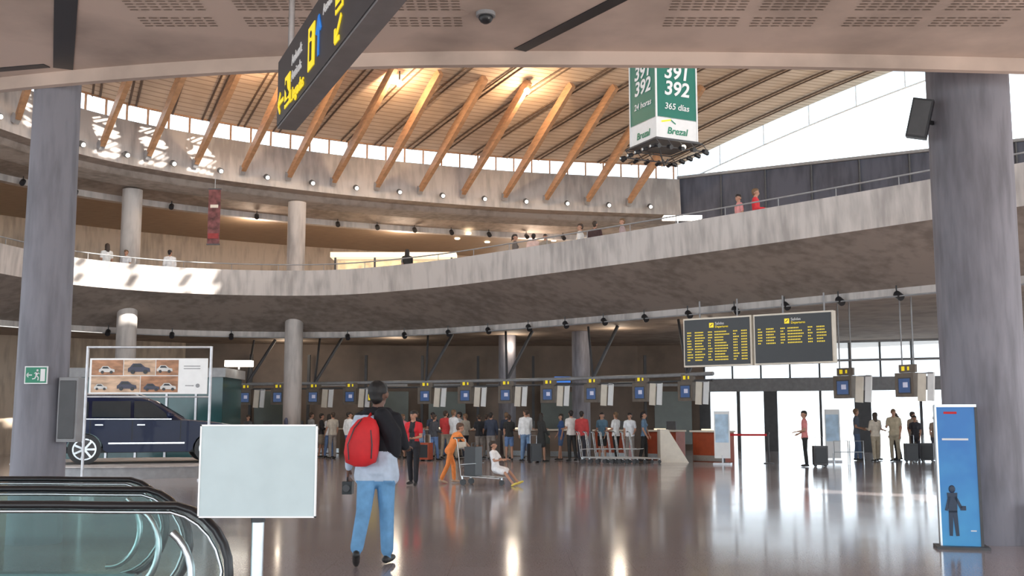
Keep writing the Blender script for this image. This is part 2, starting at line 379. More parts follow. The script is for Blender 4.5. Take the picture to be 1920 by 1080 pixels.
mb.finish('backpack',(-1.49,10.78,1.0),rz=R_(-6))
hp=Matrix.Rotation(R_(-4),3,'Z')@(hm['L']*sc)+Vector((-1.37,10.95,0))
mb=MB(); mb.box((0,0,-.09),(.10,.16,.13),M['black']); mb.cyl((0,-.08,-.09),(0,-.13,-.09),.035,M['dgrey']); mb.tube([(0,-.07,-.03),(0,-.04,.02),(0,.04,.02),(0,.07,-.03)],.008,M['black'])
mb.finish('camera_bag',tuple(hp),bevel=.01)
person('woman',-2.18,23.8,face=165,H=1.64,top=(.02,.02,.025),bottom=(.015,.015,.02),pose=dict(lL=7,lR=-7,kR=8,aL=12,bL=70,iL=30,aR=-4,bR=20,tagR='alt',altcol=(.55,.02,.03),turn=10,tagL='alt'),vox=.012,fem=True,hi=True,sleeve='short',
  recolor=lambda C,i:np.where((i==0)&(np.abs(C[:,0])>.07)&(C[:,2]>1.02),5,i))
person('girl',-1.42,24.6,face=-62,H=1.42,top=(.85,.27,.07),bottom=(.85,.27,.07),shoe=(.5,.35,.25),hairc=(.10,.05,.03),pose=dict(lL=22,kL=18,lR=-14,kR=12,fR=-15,lean=28,aL=62,bL=8,aR=66,bR=8,oL=4,oR=4,nod=-15),vox=.012,hi=True,hs=1.1)
person('child',-.36,23.75,z=.30,face=-115,H=1.22,top=(.8,.8,.82),bottom=(.8,.8,.82),shoe=(.7,.55,.1),hairc=(.03,.02,.015),pose=dict(seat=1,lL=76,kL=36,lR=70,kR=28,fL=25,fR=25,sL=8,sR=8,lean=-8,aL=28,bL=60,aR=20,bR=70,iL=30,iR=20,turn=-20),vox=.012,hi=True,hs=1.15,legs='skirt',sleeve='short')

COL=[(.75,.76,.78),(.03,.03,.035),(.55,.05,.05),(.05,.10,.25),(.72,.70,.66),(.20,.28,.42),(.35,.18,.12),(.8,.8,.8),(.06,.06,.07),(.5,.45,.38),(.65,.2,.25),(.04,.05,.08)]
BOT=[(.03,.035,.05),(.08,.14,.28),(.35,.3,.24),(.02,.02,.02),(.12,.2,.38),(.25,.22,.2)]
HA=[(.02,.015,.012),(.05,.03,.02),(.015,.01,.01),(.16,.09,.045)]
def rnd(x,y,z=0,face=None,top=None,bottom=None,H=None,name=None,**kw):
    f=random.random()<.45
    face=random.choice([0,20,-25,60,-70,90,-100,160,-40,30])+random.uniform(-15,15) if face is None else face
    ps=dict(lL=random.uniform(-8,10),lR=random.uniform(-8,10),kL=random.uniform(0,8),kR=random.uniform(0,8),aL=random.uniform(-8,18),aR=random.uniform(-8,18),bL=random.choice([10,20,70,90]),bR=random.choice([10,15,30,80]),iL=15,iR=15,turn=random.uniform(-30,30))
    ps.update(kw.pop('pose',{}))
    kw.setdefault('legs',random.choice(['pants','pants','pants','shorts','skirt']) if f else random.choice(['pants','pants','pants','shorts']))
    kw.setdefault('hair',random.choice(['long','tail','long','short']) if f else 'short')
    return person(name or ('woman' if f else 'man'),x,y,z,face,H or (random.uniform(1.56,1.7) if f else random.uniform(1.68,1.82)),top or random.choice(COL),bottom or random.choice(BOT),hairc=random.choice(HA),pose=ps,vox=.02,fem=f,sleeve=random.choice(['short','short','long']),**kw)
crowd=[(-6.9,40.6),(-6.6,39.6),(-6.05,41),(-5.6,40.2),(-5.15,39.4),(-4.7,40.9),(-4.1,40.3),(-3.3,39.0),(-3.0,40.6),(-2.45,39.7),(-2.1,38.7),(-1.75,40.2),(-1.2,39.3),(-.75,38.4),(-.2,39.3),(-5.9,38.9),(-2.75,38.1),(-.95,39.9),(-6.3,41.9),(-3.7,41.5),
 (-7.3,41.2),(-3.75,39.8),(-2.0,41.0),(.55,39.3),(-2.5,41.3),(1.75,38.3)]
for i,(x,y) in enumerate(crowd): rnd(x,y,H=1.25 if i in(7,21) else None)
rnd(-.1,38.0,top=(.03,.03,.03)); rnd(.47,37.2,face=20,top=(.78,.79,.8),bottom=(.16,.26,.42),H=1.78,legs='pants',name='man'); rnd(1.0,36.9,face=-60,top=(.03,.03,.03),bottom=(.03,.03,.03),legs='skirt')
rnd(2.05,37.3,face=30,top=(.75,.72,.7),bottom=(.03,.03,.03),legs='pants'); rnd(2.4,37.0,face=-20,top=(.45,.05,.05),bottom=(.03,.03,.04),legs='pants')
for x,y,t in((3.15,37.6,(.1,.18,.25)),(3.6,37.3,(.78,.78,.78)),(4.05,37.0,(.76,.77,.8)),(4.5,36.7,(.12,.2,.3)),(-8.9,42.5,(.12,.13,.2)),(-7.9,42.3,(.3,.3,.3)),(-10.6,43.2,(.1,.1,.1))): rnd(x,y,top=t)
rnd(8.97,33.0,face=75,top=(.72,.25,.24),bottom=(.02,.02,.02),H=1.70,legs='pants',pose=dict(bL=80,bR=70),name='woman')
for x,y,t,b in((12.1,37.8,(.1,.12,.16),(.1,.15,.25)),(12.55,37.2,(.70,.62,.52),(.45,.38,.28)),(12.95,38.3,(.78,.76,.72),(.5,.44,.36)),(13.35,37.3,(.04,.04,.05),(.03,.03,.03)),(13.75,38.6,(.16,.16,.2),(.05,.05,.06)),(14.5,38.9,(.6,.5,.4),(.3,.25,.2)),(14.95,38.0,(.35,.25,.18),(.1,.1,.12)),(13.1,36.9,(.5,.42,.3),(.4,.34,.25)),(14.2,37.9,(.05,.05,.06),(.04,.04,.05))): rnd(x,y,top=t,bottom=b,legs='pants')
for x,y,t,h in((-15.1,39.3,(.8,.8,.8),1.75),(-14.6,39.9,(.75,.75,.78),1.6),(-13.1,40.4,(.8,.8,.82),1.68),(-4.0,40.3,(.02,.02,.02),1.7),(.1,37.3,(.15,.13,.12),1.75),(.75,36.9,(.7,.5,.45),1.7),(1.15,36.4,(.3,.25,.2),1.6),(2.3,35.4,(.78,.76,.74),1.78),(2.75,34.9,(.06,.03,.03),1.78),(3.55,33.8,(.4,.3,.3),1.65),(6.55,30.3,(.7,.3,.3),1.7),(6.95,29.9,(.6,.03,.04),1.78)): rnd(x,y,6.2,top=t,H=h)

# ------------------------------------------------------------------ curves of the building
B,_=resample(catmull([(-17,24),(-17,29),(-16.6,33.5),(-15.5,36.8),(-13,39.2),(-9.7,40.3),(-6.5,40.1),(-3.1,38.1),(0,35.3),(5.2,30),(10,24.6),(14.3,19.2),(18,13)]),140)
RG,RL=resample(catmull([(-17.5,26),(-17.2,30),(-16.6,33.2),(-15.2,36.8),(-12.4,39.9),(-7.9,43),(-3.7,45),(1,46.6),(7.6,47.9)]),180)
mb=MB(); mb.box((0,22,-.05),(64,64,.1),M['floor']); mb.finish('floor')
mb=MB(); mb.box((0,60,-.25),(400,300,.2),mat('outdoor_pavement',(.5,.5,.48),.9,scale=.3)); mb.finish('ground')
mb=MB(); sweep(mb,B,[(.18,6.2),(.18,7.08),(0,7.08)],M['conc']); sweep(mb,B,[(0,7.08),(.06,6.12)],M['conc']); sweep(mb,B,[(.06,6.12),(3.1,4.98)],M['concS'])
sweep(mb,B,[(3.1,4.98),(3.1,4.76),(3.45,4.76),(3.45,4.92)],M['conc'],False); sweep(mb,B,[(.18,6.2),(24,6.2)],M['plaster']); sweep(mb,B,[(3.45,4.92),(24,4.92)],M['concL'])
mb.finish('balcony_gallery',recalc=False)
mb=MB(); r1=offs(B,.1,7.32); mb.tube(r1,.022,M['grey'])
for p in r1[::4]: mb.cyl((p[0],p[1],7.06),p,.012,M['grey'],seg=6)
mb.finish('balcony_railing')
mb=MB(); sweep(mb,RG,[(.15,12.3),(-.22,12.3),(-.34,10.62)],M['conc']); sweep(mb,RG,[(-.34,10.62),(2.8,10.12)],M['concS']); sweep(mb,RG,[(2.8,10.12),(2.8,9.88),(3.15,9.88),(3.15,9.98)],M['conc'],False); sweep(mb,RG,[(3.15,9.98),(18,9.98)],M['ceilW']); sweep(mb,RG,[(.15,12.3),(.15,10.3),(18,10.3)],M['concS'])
mb.finish('upper_ring_beam',recalc=False)
mb=MB(); sweep(mb,RG[:150],[(9.5,6.2),(9.5,9.98)],M['plaster']); mb.finish('wall_gallery',recalc=False)
mb=MB(); sweep(mb,RG,[(.0,12.3),(.0,13.0)],M['glassW'])
for i in range(2,180,4):
    p=RG[i]; mb.box((p.x,p.y,12.65),(.07,.07,.7),M['wood'])
mb.tube([(p.x,p.y,12.98) for p in RG],.05,M['wood'],4); mb.tube([(p.x,p.y,12.33) for p in RG],.03,M['grey'],4)
mb.finish('window_clerestory',recalc=False)
# roof (ruled fan of seams)
def fang(x): return R_(np.interp(x,[-17.5,-15.2,-11,-3.9,7.6],[-88,-66,-58.5,-42,-28]))
def rz_(t): return 12.98+ (.37*t-.006*t*t if t<30 else 5.7)
sun=Vector((.70,-.55,.45)).normalized()
TS=list(np.arange(0,42,.25))+list(np.arange(42,61,1.0))
FA=[fang(p.x) for p in RG]
G=np.array([[(p.x+math.cos(a)*t,p.y+math.sin(a)*t,rz_(t)) for t in TS] for p,a in zip(RG,FA)])
class Tgt:
    def __init__(s,curve,off,zlo,zhi,per,duty,x0,x1,dash=None,ph=0):
        P=np.array([q[:2] for q in offs(curve,off,0)]); s.e=P[1:]-P[:-1]; L=np.hypot(s.e[:,0],s.e[:,1]); s.a=P[:-1]; s.L=L; s.acc=np.concatenate([[0],np.cumsum(L)[:-1]])+ph
        s.p=(zlo,zhi,per,duty,x0,x1,dash)
    def hit(s,c):
        zlo,zhi,per,duty,x0,x1,dash=s.p; dx,dy=-sun.x,-sun.y
        den=dx*s.e[:,1]-dy*s.e[:,0]; den=np.where(abs(den)<1e-9,1e-9,den); A=s.a-c[:2]
        k=(A[:,0]*s.e[:,1]-A[:,1]*s.e[:,0])/den; q=(A[:,0]*dy-A[:,1]*dx)/den
        z=c[2]-sun.z*k; X=s.a[:,0]+s.e[:,0]*q; sl=s.acc+s.L*q
        ok=(q>=0)&(q<=1)&(k>0)&(X>x0)&(X<x1)&(z>zlo)&(z<zhi)&((sl%per)<duty*per)
        if dash: ok&=(z%dash)<dash*.7
        return ok.any()
T1=Tgt(RG,-.3,10.75,12.2,1.88,.5,-16,-11.2,.46); T2=Tgt(B,0,5.9,7.6,1.95,.85,-16.1,-11.2)
V=[tuple(v) for row in G for v in row]; F=[]; nt_=len(TS)
for i in range(len(RG)-1):
    for j in range(nt_-1):
        c=(G[i,j]+G[i+1,j]+G[i,j+1]+G[i+1,j+1])/4
        op=False
        if 4<TS[j]<42 and -14<c[0]<14: op=T1.hit(c) or T2.hit(c)  # unseen roof cells left open, shaped to throw sun patches on ring and parapet
        if not op: F.append((i*nt_+j,i*nt_+j+1,(i+1)*nt_+j+1,(i+1)*nt_+j))
me=bpy.data.meshes.new('roof_timber'); me.from_pydata(V,[],F); me.materials.append(M['roof'])
uv=me.uv_layers.new(name='UVMap')
for l in me.loops: vi=l.vertex_index; uv.data[l.index].uv=((vi//nt_)*.14,TS[vi%nt_])
ro=bpy.data.objects.new('ceiling_timber_roof',me); S.collection.objects.link(ro)
def roofz(x,y):
    d=(G[:,:60,0]-x)**2+(G[:,:60,1]-y)**2; k=np.unravel_index(np.argmin(d),d.shape); return G[k[0],k[1],2]
mb=MB()
for i in range(0,180,7):
    p=RG[i];a=FA[i]
    for o in(-.13,.13):
        mb.tube([(p.x+math.cos(a)*t-math.sin(a)*o,p.y+math.sin(a)*t+math.cos(a)*o,rz_(t)-.03) for t in range(0,24,2)],.04,M['rib'],4)
mb.finish('roof_ribs')
n0=min(range(180),key=lambda i:(RG[i]-Vector((-14.9,37.3))).length); n1=min(range(180),key=lambda i:(RG[i]-Vector((5.1,47.5))).length)
stp=(n1-n0)/12; NN=normals(RG)
def ringat(f):
    i=int(f); return RG[i].lerp(RG[min(i+1,179)],f-i),NN[i]
for k in range(-3,13):
    f=n0+stp*k
    if f<1: continue
    p,n=ringat(f); a=R_(-51-.45*k); q=p-n*.5
    e=Vector((q.x+math.cos(a)*4.8,q.y+math.sin(a)*4.8)); ze=roofz(e.x,e.y)-.1
    mb=MB(); mid=Vector((q.x,q.y,11.1)).lerp(Vector((e.x,e.y,ze)),.5)
    mb.beam((q.x,q.y,11.1),mid,.17,.20,M['wood'],.19,.42); mb.beam(mid,(e.x,e.y,ze),.19,.42,M['wood'],.18,.36)
    mb.beam((q.x+n.x*.16,q.y+n.y*.16,10.98),(q.x,q.y,11.22),.2,.26,M['alu'])
    mb.finish('roof_strut')
    p,n=ringat(min(f+stp/2,178)); q=p-n*.5
    mb=MB(); mb.cyl((q.x,q.y,10.95),(q.x-n.x*.16,q.y-n.y*.16,10.88),.11,M['dgrey'],seg=12); mb.ell((q.x-n.x*.17,q.y-n.y*.17,10.875),.075,M['lampW'],10,6); mb.beam((q.x,q.y,10.95),(p.x-n.x*.27,p.y-n.y*.27,11.0),.05,.05,M['dgrey'])
    mb.finish('spotlight')
a=R_(-28); e0=Vector((7.6,47.9))
W=[e0+Vector((math.cos(a),math.sin(a)))*t for t in np.linspace(0,24,25)]
mb=MB(); V=[];F=[]
for i,p in enumerate(W): t=i*1.0; V+=[(p.x,p.y,12.4),(p.x,p.y,max(12.45,rz_(t)-.9)),(p.x,p.y,rz_(t))]
for i in range(24): F.append((i*3,i*3+3,i*3+4,i*3+1))
mb.add(V,F,M['glassW']); mb.add(V,[(i*3+1,i*3+4,i*3+5,i*3+2) for i in range(24)],M['frostB'])
mb.tube([(p.x,p.y,max(12.45,rz_(i)-.9)) for i,p in enumerate(W)],.04,M['white'],4)
for i,p in enumerate(W):
    if i%2==0: mb.tube([(p.x,p.y,max(12.42,rz_(i)-.9)),(p.x,p.y,rz_(i))],.03,M['white'],4)
mb.finish('window_arched',recalc=False)
mb=MB()
for p,q in zip(W,W[1:]):
    mb.add([(p.x,p.y,6.2),(q.x,q.y,6.2),(q.x,q.y,12.4),(p.x,p.y,12.4)],[(0,1,2,3)],M['concD'])
for p in W[::2]: mb.box((p.x,p.y-.06,9.3),(.06,.06,6.2),M['dgrey'])
mb.beam((W[0].x,W[0].y,12.4),(W[-1].x,W[-1].y,12.4),.3,.12,M['grey'])
mb.finish('wall_right_upper',recalc=False)
for x,y,z0,z1,r in((-14.6,40.3,0,10.2,.37),(-8.75,42.7,0,10.2,.36),(-.2,44.5,0,4.95,.36),(2.75,42.6,0,4.95,.36)):
    mb=MB(); mb.cyl((x,y,z0),(x,y,z1),r,M['concCol'] if z1<5 else M['conc'],seg=28); mb.finish('concrete_column')
mb=MB(); pl=[(-30,28),(-24,42),(-15,49),(-4,51),(6,51),(9,50)]
for p,q in zip(pl,pl[1:]): mb.add([(*p,0),(*q,0),(*q,4.95),(*p,4.95)],[(0,1,2,3)],M['plaster'] if p[0]<-20 else M['wallB'])
mb.finish('wall_back',recalc=False)
mb=MB(); random.seed(3)
for x in np.arange(-12,8,2.6):
    mb.box((x,50.6-abs(x)*.12,2.2),(.12,.2,4.4),M['dgrey'])
    if int(x)%2==0: mb.box((x+1.2,50.2-abs(x)*.14,1.5),(1.7,.1,2.4),M['panelG'])
    mb.box((x+1.2,50.1-abs(x)*.14,3.0),(1.6,.1,.12),M['grey'])
mb.finish('wall_back_panelling')
mb=MB(); A=Vector((9,50)); D=(Vector((24,44))-A).normalized(); Lw=22
def wp(t,z,o=0): return (A.x+D.x*t+D.y*o,A.y+D.y*t-D.x*o,z)
def band(t0,t1,z0,z1,m): mb.add([wp(t0,z0),wp(t1,z0),wp(t1,z1),wp(t0,z1)],[(0,1,2,3)],m)
band(0,Lw,3.3,4.0,M['frost']); band(0,Lw,4.1,4.95,M['frost']); band(0,Lw,0,2.7,M['glassW'])
for z,h in((3.0,.6),(4.05,.1),(4.9,.15)): mb.beam(wp(0,z),wp(Lw,z),.16,h,M['grey'])
for t in np.arange(0,Lw,1.3): mb.beam(wp(t,2.9),wp(t,4.95),.07,.07,M['dgrey'])
for t,w in((0,.5),(1.55,.15),(3.0,.6),(5.2,.1),(7.0,.7),(9.4,.12),(11.6,.12),(13.5,.5),(16,.12)): mb.box((*wp(t,0)[:2],1.45),(w,.15,2.9),M['dgrey'],rz=math.atan2(D.y,D.x))
mb.finish('window_doors',recalc=False)
# ------------------------------------------------------------------ near ceiling slab
mb=MB(); xs=np.linspace(-14,16,61)
def ed(x): return 11.7+(.024*x*x if x<0 else .007*x*x)
V=[];F=[]
for x in xs:
    y=ed(x); V+=[(x,-4,5.6),(x,y,5.6),(x,y,5.44),(x,y+.1,5.44),(x,y+.1,6.4),(x,y+2.2,6.4),(x,y+2.2,7.0),(x,-4,7.0)]
for i in range(60):
    for j in range(7): F.append((i*8+j,(i+1)*8+j,(i+1)*8+j+1,i*8+j+1))
mb.add(V,F,M['concC']); mb.finish('ceiling_slab',recalc=False)
mb=MB()
def slot(a,b,w):
    a=Vector((*a,5.597));b=Vector((*b,5.597)); mb.beam(a,b,w,.012,M['black'])
slot((.09,11.66),(4.5,5.0),.16); slot((-5.35,12.3),(-2.2,5),.22); slot((-9,13.0),(-5.5,12.2),.12); slot((6.1,11.75),(9,12.0),.12)
mb.finish('ceiling_slots')
mb=MB()
def perf(x0,x1,y0,y1):
    V=[];F=[]
    y=y0
    while y<y1:
        x=x0
        while x<x1-.1:
            if ((x-x0)%.9)<.78 and ((y-y0)%.8)<.68:
                k=len(V); V+=[(x,y,5.594),(x+.085,y,5.594),(x+.085,y+.022,5.594),(x,y+.022,5.594)]; F.append((k,k+1,k+2,k+3))
            x+=.115
        y+=.075
    mb.add(V,F,M['wallB'])
for a,b in((-3.9,-3.0),(-2.8,-2.0),(-1.3,-.35),(1.6,3.3),(3.5,5.3),(5.6,7.3)): perf(a,b,8.2,10.95)
mb.finish('ceiling_perforations',recalc=False)
mb=MB(); mb.cyl((-.27,10.55,5.6),(-.27,10.55,5.56),.1,M['grey']); mb.ell((-.27,10.55,5.55),(.075,.075,.07),M['black']); mb.finish('dome_camera')
mb=MB(); mb.cyl((-5.64,12.85,0),(-5.64,12.85,6.38),.31,M['concCol'],.265,48); mb.finish('concrete_column')
mb=MB(); mb.cyl((5.72,13.0,0),(5.72,13.0,6.38),.475,M['concCol'],.485,56); mb.finish('concrete_column')
mb=MB(); mb.box((6.12,12.42,.24),(.34,.16,.48),M['white']); mb.box((6.12,12.335,.24),(.28,.01,.42),M['alu']); mb.finish('service_box',bevel=.01)
mb=MB(); X=Matrix.Rotation(R_(12),3,'X')@Matrix.Rotation(R_(10),3,'Y')@Matrix.Rotation(R_(-25),3,'Z')
mb.box((0,0,0),(.24,.22,.48),M['black'],X=X); mb.box(X@Vector((0,-.115,0)),(.2,.01,.43),M['dgrey'],X=X); mb.beam((.02,.05,0),(.26,.15,-.02),.04,.04,M['black']); mb.finish('loudspeaker',(5.03,12.8,5.12))
mb=MB(); mb.box((-5.23,12.72,1.56),(.23,.2,.76),M['grey']); mb.box((-5.23,12.61,1.56),(.19,.012,.68),M['dgrey']); mb.finish('electrical_cabinet',bevel=.01)
e=bpy.data.objects.new('exit_sign',None); S.collection.objects.link(e); e.location=(-5.57,12.52,1.96); e.scale=(.9,.9,.9)
mb=MB(); mb.box((0,0,0),(.30,.015,.23),M['white']); mb.box((0,-.009,0),(.27,.004,.20),M['sgreen'])
W_=M['white']; y=-.014
mb.box((.09,y,0),(.06,.004,.16),W_)
mb.ell((.02,y,.062),(.014,.004,.014),W_,10,6); mb.beam((.02,y,.045),(.005,y,-.005),.004,.026,W_); mb.beam((.015,y,.04),(.045,y,.015),.004,.011,W_); mb.beam((.015,y,.04),(-.02,y,.02),.004,.011,W_); mb.beam((.005,y,-.005),(.035,y,-.03),.004,.014,W_); mb.beam((.035,y,-.03),(.03,y,-.07),.004,.012,W_); mb.beam((.005,y,-.005),(-.01,y,-.045),.004,.014,W_); mb.beam((-.01,y,-.045),(-.045,y,-.05),.004,.012,W_)
mb.beam((-.12,y,0),(-.05,y,0),.004,.014,W_); mb.beam((-.12,y,0),(-.095,y,.028),.004,.012,W_); mb.beam((-.12,y,0),(-.095,y,-.028),.004,.012,W_)
mb.finish('pictogram_panel',parent=e)
# ------------------------------------------------------------------ hanging direction sign
e=bpy.data.objects.new('hanging_direction_sign',None); S.collection.objects.link(e)
Fp=Vector((-1.67,7.4,3.5)); w=Vector((.395,-.919,0)).normalized(); e.location=Fp; e.rotation_euler=(0,0,math.atan2(w.y,w.x))
sg=mat('sign_underside_grey',(.16,.15,.15),.5)
mb=MB(); mb.box((2.1,.065,.25),(4.2,.13,.5),sg); mb.box((2.1,-.004,.25),(4.18,.008,.47),mat('sign_face_charcoal',(.035,.035,.04),.4))
for t in(.08,2.1,4.1): mb.cyl((t,.065,.5),(t,.065,2.1),.022,M['steel'])
Yl=M['yellow']
def frame(x0,z0,w_,h): mb.box((x0+w_/2,-.011,z0+h/2),(w_,.006,h),Yl)
def icon(x,z,w_=.17,h=.22):
    frame(x,z,w_,h)
    mb.beam((x+.03,-.017,z+.15),(x+.14,-.017,z+.07),.005,.03,M['black']); mb.beam((x+.06,-.017,z+.18),(x+.10,-.017,z+.06),.005,.02,M['black']); mb.box((x+.085,-.017,z+.03),(.12,.005,.015),M['black'])
mb.beam((.07,-.012,.15),(.25,-.012,.15),.006,.03,Yl); mb.beam((.07,-.012,.15),(.14,-.012,.22),.006,.03,Yl); mb.beam((.07,-.012,.15),(.14,-.012,.08),.006,.03,Yl)
icon(.30,.06); frame(1.02,.10,.17,.28); mb.box((1.105,-.017,.21),(.04,.005,.12),M['black']); mb.ell((1.105,-.017,.32),(.023,.004,.023),M['black'],10,6)
bl=mat('sign_blue',(.02,.2,.6),.5,em=(.02,.2,.8),es=.3)
mb.beam((1.30,-.012,.12),(1.30,-.012,.34),.006,.035,bl); mb.beam((1.30,-.012,.37),(1.24,-.012,.27),.006,.03,bl); mb.beam((1.30,-.012,.37),(1.36,-.012,.27),.006,.03,bl)
icon(1.72,.22); icon(1.98,.22); mb.beam((1.72,-.012,.06),(1.86,-.012,.18),.006,.03,Yl); mb.beam((1.72,-.012,.06),(1.82,-.012,.06),.006,.03,Yl); mb.beam((1.72,-.012,.06),(1.72,-.012,.14),.006,.03,Yl)
mb.finish('sign_box',parent=e)
text('Llegadas',(.50,-.014,.05),(1,0,0),.125,Yl,e,bold=.01); text('Arrivals',(.52,-.014,.19),(1,0,0),.10,M['white'],e); text('Ankunft',(.52,-.014,.30),(1,0,0),.10,M['white'],e); text('Aseos',(1.42,-.014,.33),(1,0,0),.09,M['white'],e)
# ------------------------------------------------------------------ hanging billboard cube
e=bpy.data.objects.new('hanging_billboard_cube',None); S.collection.objects.link(e); e.location=(4.15,28.5,0); e.rotation_euler=(0,0,R_(25.7))
mb=MB(); mb.box((0,0,10.85),(1.3,1.3,2.8),M['green']); mb.box((0,0,9.18),(1.3,1.3,.58),M['white'])
for s in(-1,1):
    for q in(-1,1): mb.box((s*.65,q*.65,10.55),(.04,.04,3.35),M['white'])
mb.box((0,0,8.86),(1.4,1.4,.05),M['dgrey'])
for z in(8.82,8.62):
    for s in(-1,1): mb.tube([(-.75,s*.75,z),(.75,s*.75,z)],.02,M['dgrey'],6); mb.tube([(s*.75,-.75,z),(s*.75,.75,z)],.02,M['dgrey'],6)
for s in(-1,1):
    for q in(-.75,-.37,0,.37,.75):
        mb.tube([(q,s*.75,8.82),(q+.18,s*.75,8.62)],.012,M['dgrey'],5); mb.cyl((q,s*.78,8.62),(q,s*.92,8.58),.06,M['black']); mb.cyl((s*.78,q,8.62),(s*.92,q,8.58),.06,M['black']); mb.ell((s*.93,q,8.58),(.02,.045,.045),M['steel'])
mb.tube([(-.4,-.4,8.62),(0,0,8.3),(.4,.4,8.62)],.02,M['dgrey']); mb.ell((.1,-.8,8.66),.06,M['lamp'])
for s in(-1,1): mb.cyl((s*.5,0,12.2),(s*.5,0,17.6),.012,M['steel'],seg=6)
mb.finish('billboard_body',parent=e)
for (ox,oy),ww in(((0,-.662),(1,0,0)),((-.662,0),(0,-1,0))):
    left=not ww[0]; z0=11.14 if left else 11.02
    for i,s_ in enumerate(('902','391','392')): text(s_,(ox,oy,z0-.44*i if left else z0-.46*i),ww,.54,M['white'],e,'CENTER',.024,shear=.15)
    text('24 horas' if left else '365 días',(ox,oy,9.86 if left else 9.70),ww,.24,M['white'],e,'CENTER',.01,shear=.15)
    text('Brezal',(ox,oy,9.02),ww,.26,M['sgreen'],e,'CENTER',.015,shear=.2)
mb=MB(); mb.beam((-.5,-.665,9.33),(-.2,-.665,9.4),.004,.04,M['yellow']); mb.beam((-.2,-.665,9.4),(-.05,-.665,9.3),.004,.03,M['sgreen']); mb.finish('plain_mark',parent=e)
# ------------------------------------------------------------------ flight boards
e=bpy.data.objects.new('flight_information_board',None); S.collection.objects.link(e); a0=Vector((5.15,32,0)); a1=Vector((8.85,29.3,0)); ww=(a1-a0); Lb=ww.length; e.location=a0; e.rotation_euler=(0,0,math.atan2(ww.y,ww.x))
mb=MB(); random.seed(11)
for x0,x1 in((0,Lb*.475),(Lb*.49,Lb)):
    cx=(x0+x1)/2; wd=x1-x0; mb.box((cx,.12,3.71),(wd,.22,1.45),M['cream']); mb.box((cx,.0,3.71),(wd-.10,.04,1.35),M['black'])
    y=-.026; mb.box((cx-.15,y,4.2),(.14,.01,.14),M['yellow']); mb.beam((cx-.19,y-.008,4.17),(cx-.11,y-.008,4.24),.004,.02,M['black'])
    for r in range(11 if x0==0 else 6):
        z=4.0-r*.082; x=x0+.14
        for cw in(.16,.34,.12,.5,.16,.3):
            l=cw*random.uniform(.55,.95); xx=x
            while xx<x+l and xx<x1-.12: mb.box((xx+.02,y,z),(.03,.006,.036),M['amber']); xx+=.048
            x+=cw+.09
for x in(.5,1.7,3.1,4.3): mb.cyl((x,.12,4.4),(x,.12,4.95),.025,M['grey'])
mb.finish('board_body',parent=e)
for c in(Lb*.237,Lb*.745):
    text('Salidas',(c-.03,-.03,4.21),(1,0,0),.11,M['white'],e); text('Departures',(c-.03,-.03,4.12),(1,0,0),.09,M['yellow'],e)
# ------------------------------------------------------------------ check-in: screens, beam, desks
scr=[(-11.4,46),(-9.9,45.5),(-8.3,45),(-6.65,44.3),(-3.45,43),(-1.8,42.2),(-.2,41.3),(1.4,40.3),(2.95,39),(4.55,37.6),(5.9,36),(9.8,31.5),(10.9,29.5)]
mb=MB(); pts=[Vector(p) for p in scr[:11]]; nn=normals(pts)
mb.tube([(-13,46.5,2.93)]+[(p.x,p.y,2.93) for p in pts]+[(6.6,35.1,2.93)],.07,M['grey'],6); mb.tube([(-13,46.5,2.72)]+[(p.x,p.y,2.72) for p in pts]+[(6.6,35.1,2.72)],.04,M['dgrey'],6)
for i in range(0,11,2):
    p=pts[i]; n=nn[i]; mb.tube([(p.x,p.y,2.93),(p.x+1.0,p.y+.8,4.9)],.07,M['dgrey'],6); mb.tube([(p.x,p.y,2.93),(p.x-n.x*.1,p.y+1.2,4.9)],.05,M['dgrey'],6)
mb.finish('checkin_gantry')
smk=mat('screen_mark',(.5,.5,.6),.4,em=(.5,.5,.65),es=.3)
scp=[Vector(p) for p in scr]; sn=normals(scp)
for i,(p,n) in enumerate(zip(scp,sn)):
    rz=math.atan2(n.y,n.x)-math.pi/2; mb=MB()
    mb.box((0,0,2.38),(.62,.28,.66),M['house']); mb.box((.02,-.145,2.36),(.44,.012,.44),M['dgrey']); mb.box((.02,-.153,2.36),(.38,.006,.38),M['blue']); mb.box((.06,-.160,2.38),(.16,.006,.14),smk)
    X=Matrix.Rotation(R_(4),3,'Y'); mb.box((.52,-.05,2.3),(.24,.05,.75),M['cream'],X=X); mb.box((.8,-.02,2.32),(.2,.05,.78),M['white'],X=X)
    mb.box((.05,-.02,2.83),(.56,.08,.22),M['house']); mb.box((-.08,-.065,2.83),(.10,.01,.12),M['yellow']); mb.box((.10,-.065,2.83),(.06,.01,.10),M['yellow'])
    top=2.95 if i<11 else 4.95
    for x in(-.2,.2): mb.cyl((x,.05,2.6),(x,.05,top),.02,M['grey'],seg=8)
    mb.box((.66,-.03,2.68),(.5,.04,.04),M['grey'])
    mb.finish('checkin_screen',(p.x,p.y,0),rz)
    if i<11:
        q=p+n*1.3; mb=MB(); fr=M['redlam'] if i>=8 else M['wallB']
        mb.box((0,0,.5),(1.35,.55,1.0),fr); mb.box((0,-.05,1.03),(1.42,.72,.06),M['cream']); mb.box((0,-.285,.12),(1.3,.02,.2),M['steel']); mb.box((0,-.30,1.09),(.5,.05,.05),M['lit'])
        mb.box((.25,.05,1.22),(.4,.06,.3),M['dgrey']); mb.box((.25,.1,1.1),(.06,.06,.12),M['dgrey'])
        mb.finish('checkin_desk',(q.x,q.y,0),rz,bevel=.01)
mb=MB(); mb.box((-5.6,43.5,2.38),(.5,.1,.45),M['black']); mb.box((-5.6,43.44,2.38),(.44,.02,.34),M['yellow']); mb.cyl((-5.6,43.5,2.6),(-5.6,43.5,2.9),.02,M['grey']); mb.finish('lit_counter_sign')
